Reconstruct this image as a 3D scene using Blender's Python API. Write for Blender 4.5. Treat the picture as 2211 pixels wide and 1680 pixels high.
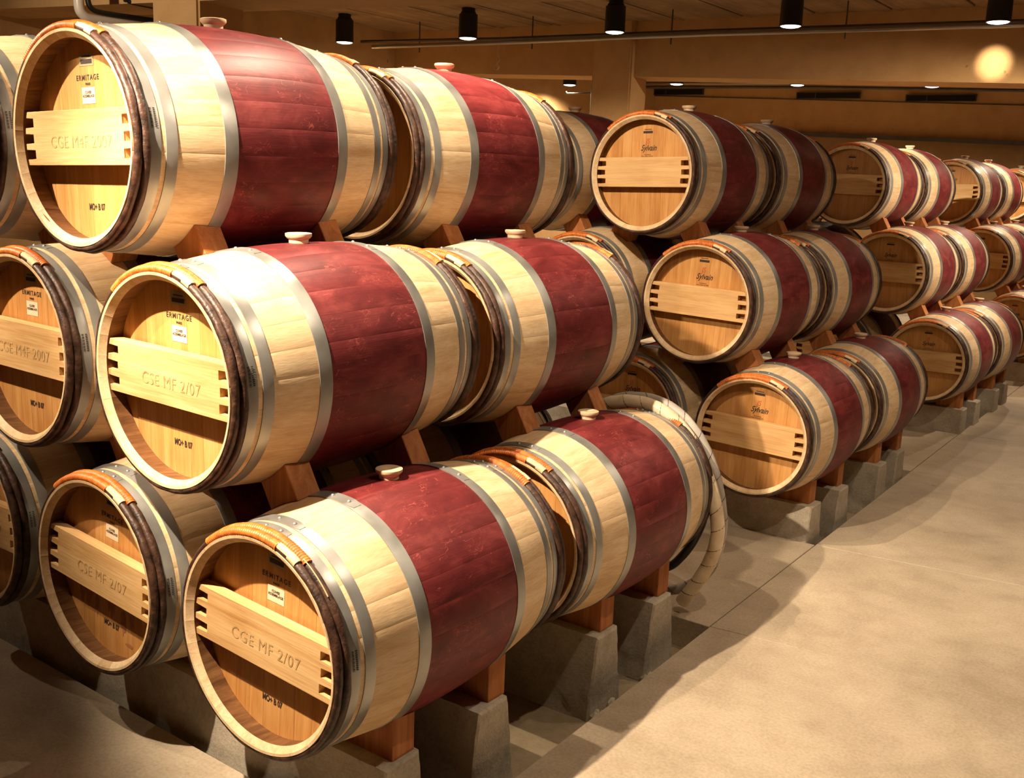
import bpy, bmesh, math, random
from math import sin, cos, pi, radians, sqrt, atan2
from mathutils import Vector, Matrix, noise
random.seed(11)
SC = bpy.context.scene
COL = SC.collection
for o in list(bpy.data.objects):
    bpy.data.objects.remove(o)

# ------------------------------------------------------------------ camera
ZO = 0.52                                   # floor slab top is z = 0; rack axis heights are given from the bottom row + ZO
cam = bpy.data.cameras.new('camera'); camo = bpy.data.objects.new('camera', cam); COL.objects.link(camo)
fw = Vector((-0.57722303, 0.79234499, -0.19749174)); rt = Vector((0.80325347, 0.59446803, 0.03730464)); up = Vector((-0.14696067, 0.13710282, 0.9795945))
M = Matrix((rt, up, -fw)).transposed().to_4x4(); M.translation = Vector((1.8692, -1.5226, 1.1396 + ZO)); camo.matrix_world = M
cam.sensor_fit = 'HORIZONTAL'; cam.sensor_width = 36.0; cam.lens = 36.0 * 2205.162 / 2211.0
cam.clip_start = 0.05; cam.clip_end = 100
SC.camera = camo
# ------------------------------------------------------------------ world, exposure
w = bpy.data.worlds.new('cellar_air'); SC.world = w; w.use_nodes = True
w.node_tree.nodes['Background'].inputs[0].default_value = (1.0, 0.62, 0.32, 1)
w.node_tree.nodes['Background'].inputs[1].default_value = 0.012
SC.view_settings.view_transform = 'Standard'; SC.view_settings.look = 'None'
SC.view_settings.gamma = 1.0; SC.view_settings.use_curve_mapping = False
SC.view_settings.exposure = 0.0
LAMP_COL = (1.0, 0.79, 0.565)
# lamps: x, y, power, spot angle (degrees), lit
ZL = 2.35 + ZO
ZC = 2.60 + ZO
# x, y, watts, cone (degrees), softness, height above ZL, aim point (None = straight down)
LAMPS = [(-5.268, 5.451, 110, 150, .8, 0, None), (-3.976, 5.657, 110, 150, .8, 0, None), (-2.602, 5.822, 80, 150, .8, 0, None), (-1.225, 6.042, 520, 34, .8, 0, (-0.5, 8.8, 1.15)), (0.127, 6.387, 170, 20, 1.0, 0, (-0.05, 7.22, 2.20 + ZO)),
         (-4.02, 3.762, 90, 150, .8, 0, None),
         (-5.257, 9.206, 200, 160, .8, -.02, None), (-3.933, 9.441, 200, 160, .8, -.02, None), (-2.655, 9.878, 200, 160, .8, -.02, None), (-1.335, 10.368, 200, 160, .8, -.02, None), (0.0, 10.7, 200, 160, .8, 0, None),
         (-0.30, -1.00, 1150, 60, .8, 0, (0.02, 0.38, 1.35)), (1.3, 1.0, 78, 160, .5, 0, None), (-0.75, 1.1, 380, 74, .7, 0, (-0.35, 3.0, 1.1)), (-0.40, 1.0, 150, 130, .6, 0, None), (0.9, 9.2, 160, 150, .6, 0, None), (1.7, 4.0, 90, 150, .8, 0, None), (1.45, 6.65, 480, 76, .7, 0, (-0.3, 6.7, 1.7)), (-1.70, -1.05, 560, 48, .8, 0, (-1.0, 0.30, 1.50)), (1.35, 2.5, 60, 140, .8, 0, None), (-3.1, -0.9, 45, 150, .8, 0, None), (-3.3, 0.3, 170, 90, .8, 0, (-3.7, 2.4, 2.2))]  # unseen lamps: a few inferred from shadows, others added to brighten dim spots

# ------------------------------------------------------------------ helpers
def link(o, parent=None):
    COL.objects.link(o)
    if parent is not None: o.parent = parent
    return o
def tag(o, label=None, cat=None, group=None, kind=None):
    if label: o['label'] = label
    if cat: o['category'] = cat
    if group: o['group'] = group
    if kind: o['kind'] = kind
    return o
def empty(name, loc, label, cat, group=None, rz=0.0):
    o = bpy.data.objects.new(name, None); o.empty_display_size = 0.1; o.location = loc; o.rotation_euler.z = rz
    link(o); return tag(o, label, cat, group)
def mesh(name, verts, faces, mat=None, smooth=False, sharp=None):
    me = bpy.data.meshes.new(name); me.from_pydata([tuple(v) for v in verts], [], faces); me.update()
    if mat: me.materials.append(mat)
    if smooth:
        me.polygons.foreach_set('use_smooth', [True] * len(me.polygons))
        if sharp: me.set_sharp_from_angle(angle=radians(sharp))
    return me
def fixn(me):
    bm = bmesh.new(); bm.from_mesh(me); bmesh.ops.recalc_face_normals(bm, faces=bm.faces); bm.to_mesh(me); bm.free(); return me
def obj(name, me, parent=None, loc=(0, 0, 0), rot=(0, 0, 0)):
    o = bpy.data.objects.new(name, me); o.location = loc; o.rotation_euler = rot
    return link(o, parent)
def bmesh_to(name, bm, mat, smooth=False, sharp=40):
    bmesh.ops.recalc_face_normals(bm, faces=bm.faces)
    me = bpy.data.meshes.new(name); bm.to_mesh(me); bm.free()
    if mat: me.materials.append(mat)
    if smooth:
        me.polygons.foreach_set('use_smooth', [True] * len(me.polygons)); me.set_sharp_from_angle(angle=radians(sharp))
    return me
def box(bm, x0, x1, y0, y1, z0, z1):
    v = [bm.verts.new(p) for p in ((x0, y0, z0), (x1, y0, z0), (x1, y1, z0), (x0, y1, z0), (x0, y0, z1), (x1, y0, z1), (x1, y1, z1), (x0, y1, z1))]
    for f in ((3, 2, 1, 0), (4, 5, 6, 7), (0, 1, 5, 4), (1, 2, 6, 5), (2, 3, 7, 6), (3, 0, 4, 7)): bm.faces.new([v[i] for i in f])
    return v
def prism(bm, pts, a, b, axis='y'):
    """extrude polygon pts (2D) along axis from a to b"""
    def P(p, t):
        return {'y': (p[0], t, p[1]), 'z': (p[0], p[1], t), 'x': (t, p[0], p[1])}[axis]
    v0 = [bm.verts.new(P(p, a)) for p in pts]; v1 = [bm.verts.new(P(p, b)) for p in pts]
    n = len(pts)
    bm.faces.new(v0); bm.faces.new(v1[::-1])
    for i in range(n): bm.faces.new((v0[i], v0[(i + 1) % n], v1[(i + 1) % n], v1[i]))
def bevel(bm, w, seg=2):
    bmesh.ops.bevel(bm, geom=[e for e in bm.edges], offset=w, segments=seg, affect='EDGES', profile=0.6, clamp_overlap=True)
def tube(path, rad, n=10, cap=True, rfun=None):
    """sweep circle along path; returns verts, faces"""
    V, F = [], []
    path = [Vector(p) for p in path]
    up0 = None
    for i, p in enumerate(path):
        t = (path[min(i + 1, len(path) - 1)] - path[max(i - 1, 0)]).normalized()
        if up0 is None:
            a = Vector((0, 0, 1)) if abs(t.z) < .9 else Vector((0, 1, 0)); up0 = (a - t * a.dot(t)).normalized()
        else: up0 = (up0 - t * up0.dot(t)).normalized()
        b = t.cross(up0)
        for k in range(n):
            th = 2 * pi * k / n
            rr = rad if rfun is None else rfun(i, k, th)
            V.append(p + (up0 * cos(th) + b * sin(th)) * rr)
    for i in range(len(path) - 1):
        for k in range(n):
            F.append((i * n + k, i * n + (k + 1) % n, (i + 1) * n + (k + 1) % n, (i + 1) * n + k))
    if cap: F.append(tuple(range(n))[::-1]); F.append(tuple((len(path) - 1) * n + k for k in range(n)))
    return V, F
def smoothpath(pts, m):
    """catmull-rom"""
    P = [Vector(p) for p in pts]; P = [P[0] * 2 - P[1]] + P + [P[-1] * 2 - P[-2]]
    out = []
    for i in range(1, len(P) - 2):
        for k in range(m):
            t = k / m; a, b, c, d = P[i - 1:i + 3]
            out.append(0.5 * ((2 * b) + (c - a) * t + (2 * a - 5 * b + 4 * c - d) * t * t + (3 * b - a - 3 * c + d) * t ** 3))
    out.append(P[-2]); return out

# ------------------------------------------------------------------ materials
def newmat(name):
    m = bpy.data.materials.new(name); m.use_nodes = True
    nt = m.node_tree; b = nt.nodes['Principled BSDF']; return m, nt, b
def N(nt, t, **k):
    n = nt.nodes.new(t)
    for a, v in k.items():
        if a.startswith('i_'):
            key = a[2:]; key = int(key) if key.isdigit() else key.replace('_', ' ')
            n.inputs[key].default_value = v
        else: setattr(n, a, v)
    return n
def L(nt, a, ao, b, bi): nt.links.new(a.outputs[ao], b.inputs[bi])
def ramp(nt, stops, interp='LINEAR'):
    r = nt.nodes.new('ShaderNodeValToRGB'); r.color_ramp.interpolation = interp
    e = r.color_ramp.elements
    while len(e) < len(stops): e.new(0.5)
    for s, (p, c) in zip(e, stops): s.position = p; s.color = (*c, 1) if len(c) == 3 else c
    return r
def mix(nt, fac, a, b, mode='MIX'):
    m = nt.nodes.new('ShaderNodeMix'); m.data_type = 'RGBA'; m.blend_type = mode
    for s, v in ((m.inputs[0], fac), (m.inputs[6], a), (m.inputs[7], b)):
        if isinstance(v, tuple) and len(v) == 2 and not isinstance(v[0], (int, float)): nt.links.new(v[0].outputs[v[1]], s)
        else: s.default_value = v if isinstance(v, (int, float)) else (*v, 1)
    return m
def math_(nt, op, a, b=None, c=None):
    m = nt.nodes.new('ShaderNodeMath'); m.operation = op
    for i, v in enumerate((a, b, c)):
        if v is None: continue
        if isinstance(v, tuple): nt.links.new(v[0].outputs[v[1]], m.inputs[i])
        else: m.inputs[i].default_value = v
    return m

def wood(name, c0, c1, c2, axis, scale=1.0, rough=0.6, red=False, bands=None, varamt=0.35, bump=0.15, spec=0.3):
    """axis: grain direction index in object space"""
    m, nt, b = newmat(name)
    tc = N(nt, 'ShaderNodeTexCoord'); oi = N(nt, 'ShaderNodeObjectInfo')
    off = N(nt, 'ShaderNodeVectorMath', operation='SCALE'); cmb = N(nt, 'ShaderNodeCombineXYZ')
    for i in range(3): L(nt, oi, 'Random', cmb, i)
    L(nt, cmb, 0, off, 0); off.inputs['Scale'].default_value = 37.0
    add = N(nt, 'ShaderNodeVectorMath', operation='ADD'); L(nt, tc, 'Object', add, 0); L(nt, off, 0, add, 1)
    sc = [22.0 * scale] * 3; sc[axis] = 1.6 * scale
    mp = N(nt, 'ShaderNodeMapping'); L(nt, add, 0, mp, 'Vector'); mp.inputs['Scale'].default_value = sc
    n1 = N(nt, 'ShaderNodeTexNoise', i_Scale=1.6, i_Detail=6.0, i_Roughness=0.6, i_Distortion=0.6); L(nt, mp, 0, n1, 'Vector')
    sc2 = [120.0 * scale] * 3; sc2[axis] = 6.0 * scale
    mp2 = N(nt, 'ShaderNodeMapping'); L(nt, add, 0, mp2, 'Vector'); mp2.inputs['Scale'].default_value = sc2
    n2 = N(nt, 'ShaderNodeTexNoise', i_Scale=2.0, i_Detail=3.0); L(nt, mp2, 0, n2, 'Vector')
    r1 = ramp(nt, [(0.3, c0), (0.5, c1), (0.72, c2)]); L(nt, n1, 'Fac', r1, 0)
    r2 = ramp(nt, [(0.35, (0.80, 0.76, 0.72)), (0.6, (1, 1, 1))]); L(nt, n2, 'Fac', r2, 0)
    col = mix(nt, 0.55, (r1, 0), (r2, 0), 'MULTIPLY')
    # big blotches
    n3 = N(nt, 'ShaderNodeTexNoise', i_Scale=5.0, i_Detail=3.0); L(nt, add, 0, n3, 'Vector')
    r3 = ramp(nt, [(0.35, (0.82, 0.74, 0.66)), (0.6, (1, 1, 1))]); L(nt, n3, 'Fac', r3, 0)
    col = mix(nt, 0.6, (col, 2), (r3, 0), 'MULTIPLY')
    # per-piece tone
    if bands:      # joined barrel bodies: a tone per stave from the angle
        sx = N(nt, 'ShaderNodeSeparateXYZ'); L(nt, tc, 'Object', sx, 0)
        at = math_(nt, 'ARCTAN2', (sx, 0), (sx, 2)); k = math_(nt, 'MULTIPLY', (at, 0), bands / (2 * pi))
        fl = math_(nt, 'FLOOR', (math_(nt, 'ADD', (k, 0), 0.5), 0)); wn = N(nt, 'ShaderNodeTexWhiteNoise', noise_dimensions='2D')
        cc = N(nt, 'ShaderNodeCombineXYZ'); L(nt, fl, 0, cc, 0); L(nt, oi, 'Random', cc, 1); L(nt, cc, 0, wn, 'Vector')
        rv = (wn, 'Value')
    else: rv = (oi, 'Random')
    r4 = ramp(nt, [(0.0, (0.72, 0.62, 0.52)), (0.3, (0.95, 0.9, 0.84)), (0.65, (1, 1, 1)), (1.0, (0.9, 0.82, 0.78))]); nt.links.new(rv[0].outputs[rv[1]], r4.inputs[0])
    col = mix(nt, varamt, (col, 2), (r4, 0), 'MULTIPLY')
    rg = rough
    if red:
        s2 = N(nt, 'ShaderNodeSeparateXYZ'); L(nt, tc, 'Object', s2, 0)
        ab = math_(nt, 'ABSOLUTE', (s2, 1))
        lt = math_(nt, 'LESS_THAN', (ab, 0), 0.197)
        m4 = N(nt, 'ShaderNodeMapping'); L(nt, add, 0, m4, 'Vector'); m4.inputs['Scale'].default_value = (14, 7, 14)
        n4 = N(nt, 'ShaderNodeTexNoise', i_Scale=1.0, i_Detail=6.0, i_Roughness=0.65, i_Distortion=0.5); L(nt, m4, 0, n4, 'Vector')
        rr = ramp(nt, [(0.28, (0.085, 0.009, 0.011)), (0.5, (0.150, 0.019, 0.021)), (0.72, (0.25, 0.045, 0.044))]); L(nt, n4, 'Fac', rr, 0)
        # pale ray-flecks in the stained oak
        m5 = N(nt, 'ShaderNodeMapping'); L(nt, add, 0, m5, 'Vector'); m5.inputs['Scale'].default_value = (16, 9, 16); m5.inputs['Rotation'].default_value = (0.4, 0.2, 0.9)
        n5 = N(nt, 'ShaderNodeTexNoise', i_Scale=2.2, i_Detail=1.0, i_Distortion=1.6); L(nt, m5, 0, n5, 'Vector')
        d5 = math_(nt, 'ABSOLUTE', (math_(nt, 'SUBTRACT', (n5, 'Fac'), 0.5), 0))
        f5 = math_(nt, 'LESS_THAN', (d5, 0), 0.010)
        n6 = N(nt, 'ShaderNodeTexNoise', i_Scale=9.0, i_Detail=2.0); L(nt, add, 0, n6, 'Vector')
        f6 = math_(nt, 'GREATER_THAN', (n6, 'Fac'), 0.565)
        ff = math_(nt, 'MULTIPLY', (f5, 0), (f6, 0)); ff = math_(nt, 'MULTIPLY', (ff, 0), 0.40)
        rc = mix(nt, (ff, 0), (rr, 0), (0.55, 0.12, 0.10))
        tone = mix(nt, 0.25, (rc, 2), (r4, 0), 'MULTIPLY')
        dark = mix(nt, 0.5, (tone, 2), (r2, 0), 'MULTIPLY')
        # wine bleeding past the stain on a few staves
        n7 = N(nt, 'ShaderNodeTexNoise', i_Scale=6.0, i_Detail=4.0); L(nt, add, 0, n7, 'Vector')
        bl = math_(nt, 'LESS_THAN', (ab, 0), 0.30); rb = ramp(nt, [(0.62, (0, 0, 0)), (0.78, (1, 1, 1))]); L(nt, n7, 'Fac', rb, 0)
        bf = math_(nt, 'MULTIPLY', (bl, 0), (rb, 0)); bf = math_(nt, 'MULTIPLY', (bf, 0), 0.25)
        wcol = mix(nt, (bf, 0), (col, 2), (0.55, 0.16, 0.10))
        col = mix(nt, (lt, 0), (wcol, 2), (dark, 2))
    nt.links.new(col.outputs[2], b.inputs['Base Color'])
    b.inputs['Roughness'].default_value = rg; b.inputs['Specular IOR Level'].default_value = spec
    bp = N(nt, 'ShaderNodeBump', i_Strength=bump, i_Distance=0.002); L(nt, n2, 'Fac', bp, 'Height'); L(nt, bp, 0, b, 'Normal')
    return m

OAK0, OAK1, OAK2 = (0.64, 0.45, 0.25), (0.76, 0.575, 0.35), (0.82, 0.66, 0.43)
M_STAVE = wood('oak_stave', OAK0, OAK1, OAK2, 1, red=True, rough=0.5)
M_BODY = wood('oak_body', OAK0, OAK1, OAK2, 1, red=True, bands=28, rough=0.5)
M_HEAD = wood('oak_head', (0.53, 0.245, 0.07), (0.62, 0.325, 0.105), (0.69, 0.395, 0.155), 2, rough=0.55, varamt=0.55)
M_PINE = wood('pine_bar', (0.54, 0.30, 0.11), (0.68, 0.43, 0.19), (0.75, 0.51, 0.25), 0, scale=0.7, rough=0.6, varamt=0.2, bump=0.3)
M_CHOCK = wood('cedar_chock', (0.34, 0.12, 0.035), (0.44, 0.17, 0.055), (0.54, 0.25, 0.09), 2, rough=0.7, varamt=0.5)
M_PEG = wood('peg_wood', (0.62, 0.47, 0.25), (0.74, 0.60, 0.36), (0.80, 0.68, 0.45), 0, rough=0.6, varamt=0.1)

M_TOAST = wood('toasted_oak', (0.10, 0.045, 0.015), (0.17, 0.08, 0.028), (0.26, 0.13, 0.05), 1, scale=1.5, rough=0.7, varamt=0.7)
def steel():
    m, nt, b = newmat('galvanised_steel')
    tc = N(nt, 'ShaderNodeTexCoord')
    n = N(nt, 'ShaderNodeTexNoise', i_Scale=40.0, i_Detail=5.0); L(nt, tc, 'Object', n, 'Vector')
    n2 = N(nt, 'ShaderNodeTexNoise', i_Scale=7.0, i_Detail=3.0); L(nt, tc, 'Object', n2, 'Vector')
    r = ramp(nt, [(0.3, (0.22, 0.22, 0.205)), (0.7, (0.42, 0.42, 0.40))]); L(nt, n2, 'Fac', r, 0)
    L(nt, r, 0, b, 'Base Color'); b.inputs['Metallic'].default_value = 0.5
    rr = ramp(nt, [(0.2, (0.24,) * 3), (0.8, (0.46,) * 3)]); L(nt, n2, 'Fac', rr, 0); L(nt, rr, 0, b, 'Roughness')
    return m
M_STEEL = steel()
def simple(name, c, rough=0.6, metal=0.0, nscale=None, c2=None, bump=0.0, spec=0.5, detail=5.0):
    m, nt, b = newmat(name)
    b.inputs['Roughness'].default_value = rough; b.inputs['Metallic'].default_value = metal; b.inputs['Specular IOR Level'].default_value = spec
    if nscale:
        tc = N(nt, 'ShaderNodeTexCoord'); n = N(nt, 'ShaderNodeTexNoise', i_Scale=nscale, i_Detail=detail); L(nt, tc, 'Object', n, 'Vector')
        r = ramp(nt, [(0.32, c), (0.68, c2 or c)]); L(nt, n, 'Fac', r, 0); L(nt, r, 0, b, 'Base Color')
        if bump:
            bp = N(nt, 'ShaderNodeBump', i_Strength=bump, i_Distance=0.004); L(nt, n, 'Fac', bp, 'Height'); L(nt, bp, 0, b, 'Normal')
    else: b.inputs['Base Color'].default_value = (*c, 1)
    return m
M_BARK = simple('chestnut_bark', (0.020, 0.008, 0.004), 0.5, nscale=45, c2=(0.085, 0.036, 0.020), bump=1.0)
M_WICK = simple('osier_binding', (0.42, 0.09, 0.012), 0.45, nscale=60, c2=(0.64, 0.19, 0.03), bump=0.3)
M_SIL = simple('cream_silicone', (0.74, 0.54, 0.32), 0.45, nscale=20, c2=(0.80, 0.62, 0.40))
M_INK = simple('black_ink', (0.03, 0.018, 0.012), 0.7)
M_REDINK = simple('red_ink', (0.42, 0.05, 0.02), 0.7)
M_BURN = simple('burnt_mark', (0.34, 0.19, 0.065), 0.8, nscale=45, c2=(0.60, 0.40, 0.18))
M_LABEL = simple('paper_label', (0.74, 0.60, 0.42), 0.6)
M_TAG = simple('dull_label', (0.36, 0.28, 0.16), 0.6)
M_BLACK = simple('lamp_black', (0.006, 0.007, 0.007), 0.5)
M_PIPE = simple('dark_pipe', (0.05, 0.045, 0.035), 0.5, nscale=6, c2=(0.09, 0.08, 0.06))
M_TIN = simple('tin_duct', (0.35, 0.33, 0.29), 0.3, metal=0.9)
M_DUCT = simple('white_duct', (0.62, 0.57, 0.50), 0.35)
M_TWIG = simple('pale_twig', (0.6, 0.42, 0.22), 0.5)
M_VENT = simple('vent_dark', (0.012, 0.011, 0.010), 0.7)

def concrete(name, a, b_, scale=1.0, bump=0.25, streak=False, rough=0.75, fine=0.5, grain=False):
    m, nt, b = newmat(name)
    tc = N(nt, 'ShaderNodeTexCoord')
    n1 = N(nt, 'ShaderNodeTexNoise', i_Scale=1.7 * scale, i_Detail=7.0, i_Roughness=0.62, i_Distortion=0.3); L(nt, tc, 'Object', n1, 'Vector')
    n2 = N(nt, 'ShaderNodeTexNoise', i_Scale=90.0, i_Detail=4.0, i_Roughness=0.7); L(nt, tc, 'Object', n2, 'Vector')
    r = ramp(nt, [(0.30, a), (0.68, b_)]); L(nt, n1, 'Fac', r, 0)
    r2 = ramp(nt, [(0.3, (0.72, 0.70, 0.68)), (0.62, (1, 1, 1))]); L(nt, n2, 'Fac', r2, 0)
    c = mix(nt, fine, (r, 0), (r2, 0), 'MULTIPLY')
    n3 = N(nt, 'ShaderNodeTexNoise', i_Scale=8.0 * scale, i_Detail=5.0); L(nt, tc, 'Object', n3, 'Vector')
    r3 = ramp(nt, [(0.30, (0.78, 0.75, 0.72)), (0.55, (1, 1, 1))]); L(nt, n3, 'Fac', r3, 0)
    c = mix(nt, 0.45, (c, 2), (r3, 0), 'MULTIPLY')
    # dark specks of spilt wine and dirt
    v = N(nt, 'ShaderNodeTexNoise', i_Scale=14.0, i_Detail=2.0); L(nt, tc, 'Object', v, 'Vector')
    rv = ramp(nt, [(0.74, (1, 1, 1)), (0.80, (0.55, 0.42, 0.32))]); L(nt, v, 'Fac', rv, 0)
    c = mix(nt, 0.8, (c, 2), (rv, 0), 'MULTIPLY')
    if grain:     # board-marked casting streaks along the planks
        mp = N(nt, 'ShaderNodeMapping'); L(nt, tc, 'Object', mp, 'Vector'); mp.inputs['Scale'].default_value = (14, 0.5, 14)
        n4 = N(nt, 'ShaderNodeTexNoise', i_Scale=1.0, i_Detail=6.0, i_Roughness=0.7); L(nt, mp, 0, n4, 'Vector')
        r4 = ramp(nt, [(0.32, (0.55, 0.50, 0.45)), (0.62, (1, 1, 1))]); L(nt, n4, 'Fac', r4, 0)
        c = mix(nt, 0.8, (c, 2), (r4, 0), 'MULTIPLY')
    if streak:
        mp = N(nt, 'ShaderNodeMapping'); L(nt, tc, 'Object', mp, 'Vector'); mp.inputs['Scale'].default_value = (9, 9, 0.7)
        n4 = N(nt, 'ShaderNodeTexNoise', i_Scale=1.0, i_Detail=5.0); L(nt, mp, 0, n4, 'Vector')
        r4 = ramp(nt, [(0.3, (0.75, 0.70, 0.66)), (0.6, (1, 1, 1))]); L(nt, n4, 'Fac', r4, 0)
        c = mix(nt, 0.6, (c, 2), (r4, 0), 'MULTIPLY')
    nt.links.new(c.outputs[2], b.inputs['Base Color']); b.inputs['Roughness'].default_value = rough; b.inputs['Specular IOR Level'].default_value = 0.25
    bp = N(nt, 'ShaderNodeBump', i_Strength=bump, i_Distance=0.003); L(nt, n2, 'Fac', bp, 'Height'); L(nt, bp, 0, b, 'Normal')
    return m
M_FLOOR = concrete('floor_concrete', (0.40, 0.325, 0.23), (0.60, 0.50, 0.37), 1.0, 0.35, rough=0.6, fine=0.8)
M_PIT = concrete('pit_concrete', (0.26, 0.20, 0.12), (0.42, 0.34, 0.22), 2.0, 0.4)
M_SLEEP = concrete('sleeper_concrete', (0.36, 0.32, 0.25), (0.55, 0.49, 0.39), 3.0, 0.7, fine=0.8)
M_CEIL = concrete('ceiling_concrete', (0.30, 0.20, 0.11), (0.46, 0.32, 0.19), 1.5, 0.2, grain=True)
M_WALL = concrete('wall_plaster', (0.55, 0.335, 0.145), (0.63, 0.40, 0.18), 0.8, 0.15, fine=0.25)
M_WALL_SHADED = concrete('wall_low_shaded', (0.30, 0.18, 0.08), (0.36, 0.22, 0.10), 0.8, 0.1, fine=0.25)  # darker copy of the wall colour, holding the shade under the bulkhead

def hose_mat():
    m, nt, b = newmat('hose_wrap')
    tc = N(nt, 'ShaderNodeTexCoord'); n = N(nt, 'ShaderNodeTexNoise', i_Scale=14, i_Detail=5.0); L(nt, tc, 'Object', n, 'Vector')
    r = ramp(nt, [(0.24, (0.20, 0.07, 0.05)), (0.34, (0.60, 0.47, 0.30)), (0.55, (0.76, 0.63, 0.44)), (0.8, (0.84, 0.74, 0.56))]); L(nt, n, 'Fac', r, 0); L(nt, r, 0, b, 'Base Color')
    b.inputs['Roughness'].default_value = 0.4
    return m
M_HOSE = hose_mat()
M_HOSEG = simple('hose_grey', (0.30, 0.27, 0.24), 0.45, nscale=12, c2=(0.45, 0.40, 0.34))
M_HOSEK = simple('hose_black', (0.02, 0.02, 0.02), 0.45)
m, nt, b = newmat('lamp_lens'); b.inputs['Emission Color'].default_value = (1, 0.92, 0.85, 1); b.inputs['Emission Strength'].default_value = 6.0; M_LENS = m

# ------------------------------------------------------------------ room
def structure(name, me, loc=(0, 0, 0)):
    o = obj(name, me, None, loc); o['kind'] = 'structure'; return o
def curb(y): return 0.368 - 0.0195 * y
# rack groups: y of the first barrel front, x shift
GY = {1: 0.0, 2: 2.9587, 3: 6.0145, 4: 8.7979, 5: 11.62}
GX = {1: 0.0, 2: 0.0207, 3: 0.006, 4: 0.0344, 5: 0.03}
PITS = [(GY[g] + (0.16 if g == 1 else 0.20), GY[g] + (1.95 if g < 5 else 0.9)) for g in (1, 2, 3, 4, 5)]
XL = -5.62
# floor: pit floor below, slabs above
bm = bmesh.new(); box(bm, -7.6, 6.0, -5.0, 17.0, -0.35, -0.12)
floor = structure('floor', bmesh_to('floor', bm, M_PIT))
def slab(pts, z0=-0.12, z1=0.0):
    bm = bmesh.new(); prism(bm, pts, z0, z1, 'z')
    es = [e for e in bm.edges if abs(e.verts[0].co.z - z1) < 1e-5 and abs(e.verts[1].co.z - z1) < 1e-5]
    bmesh.ops.bevel(bm, geom=es, offset=0.002, segments=1, affect='EDGES')
    o = obj('slab', bmesh_to('slab', bm, M_FLOOR), floor); return o
g = 0.002
JY = [-5.0, -2.0, PITS[0][0] - .02, PITS[0][1], PITS[1][0], PITS[1][1], PITS[2][0], PITS[2][1], PITS[3][0], PITS[3][1], PITS[4][0], PITS[4][1], 16.9]
for i in range(len(JY) - 1):
    a, c = JY[i], JY[i + 1]
    xs = [None, 2.9, 6.0]
    for k in range(2):
        def xa(y): return curb(y) + g if k == 0 else 2.9 + g
        def sy(x, y): return y + 0.13 * (x - 0.3) if abs(y + 5) > .01 and y < 16 else y
        x1 = 2.9 - g if k == 0 else 6.0
        slab([(xa(a), sy(xa(a), a) + g), (x1, sy(x1, a) + g), (x1, sy(x1, c) - g), (xa(c), sy(xa(c), c) - g)])
edges = [(-5.0, PITS[0][0])] + [(PITS[i][1], PITS[i + 1][0]) for i in range(4)] + [(PITS[4][1], 16.9)]
for a, c in edges:
    slab([(-7.5, a), (curb(a) - g, a), (curb(c) - g, c), (-7.5, c)])
# walls
def wallbox(name, x0, x1, y0, y1, z0, z1, mat):
    bm = bmesh.new(); box(bm, x0, x1, y0, y1, z0, z1); return structure(name, bmesh_to(name, bm, mat))
# left wall as seen, right and rear wall close the room behind the camera
wallbox('wall_left', XL - 0.2, XL, -5.0, 17.0, -0.3, ZC + .2, M_WALL)
wallbox('wall_right', 6.0, 6.2, -5.0, 17.0, -0.3, ZC + .2, M_WALL)
wallbox('wall_rear', -7.6, 6.2, -5.2, -5.0, -0.3, ZC + .2, M_WALL)
# ceiling with long precast planks running away from the viewer, joints recessed
bm = bmesh.new(); box(bm, XL - .2, 6.2, -5.2, 17.0, ZC + 0.03, ZC + 0.25)
ceiling = structure('ceiling', bmesh_to('ceiling', bm, M_CEIL))
px = XL
k = 0
while px < 6.0:
    wd = 0.60
    bm = bmesh.new()
    x0, x1 = px + .012, min(px + wd - .012, 6.0)
    prism(bm, [(x0, ZC + .03), (x1, ZC + .03), (x1, ZC), (x1 - .05, ZC - .012), (x1 - .07, ZC - .002), (x0 + .07, ZC - .002), (x0 + .05, ZC - .012), (x0, ZC)], -5.0, 16.9, 'y')
    obj('panel', bmesh_to('panel', bm, M_CEIL), ceiling); px += wd; k += 1
# beams across the room (slightly out of level, as cast)
def beam(name, P, slope, x0, x1, zb0, zs, depth, mat=M_WALL):
    def y(x): return P[1] + slope * (x - P[0])
    def zb(x): return zb0 + zs * (x - P[0])
    bm = bmesh.new(); v = []
    for x in (x0, x1):
        for (dy, z) in ((0, zb(x)), (depth, zb(x)), (depth, ZC + .02), (0, ZC + .02)): v.append(bm.verts.new((x, y(x) + dy, z)))
    for f in ((0, 1, 2, 3), (7, 6, 5, 4), (0, 4, 5, 1), (1, 5, 6, 2), (2, 6, 7, 3), (3, 7, 4, 0)): bm.faces.new([v[i] for i in f])
    return structure(name, bmesh_to(name, bm, mat))
beam('trim_1', (-5.6, 6.5), 0.13, XL, 6.0, 2.205 + ZO, -0.031, 0.42)
beam('trim_2', (-3.75, 2.42), 0.13, XL, 6.0, 2.13 + ZO, -0.02, 0.40)
ANG = math.atan(0.13)
def column(name, x, y, s):
    bm = bmesh.new(); box(bm, 0, s, 0, s, -0.12, ZC + .01)
    vs = [e for e in bm.edges if abs(e.verts[0].co.z - e.verts[1].co.z) > 1]
    bmesh.ops.bevel(bm, geom=vs, offset=0.015, segments=2, affect='EDGES')
    o = structure(name, bmesh_to(name, bm, M_WALL), (x, y, 0)); o.rotation_euler.z = ANG; return o
column('trim_3', -3.80, 2.40, 0.388)
column('trim_4', -3.37, 6.72, 0.388)
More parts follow.
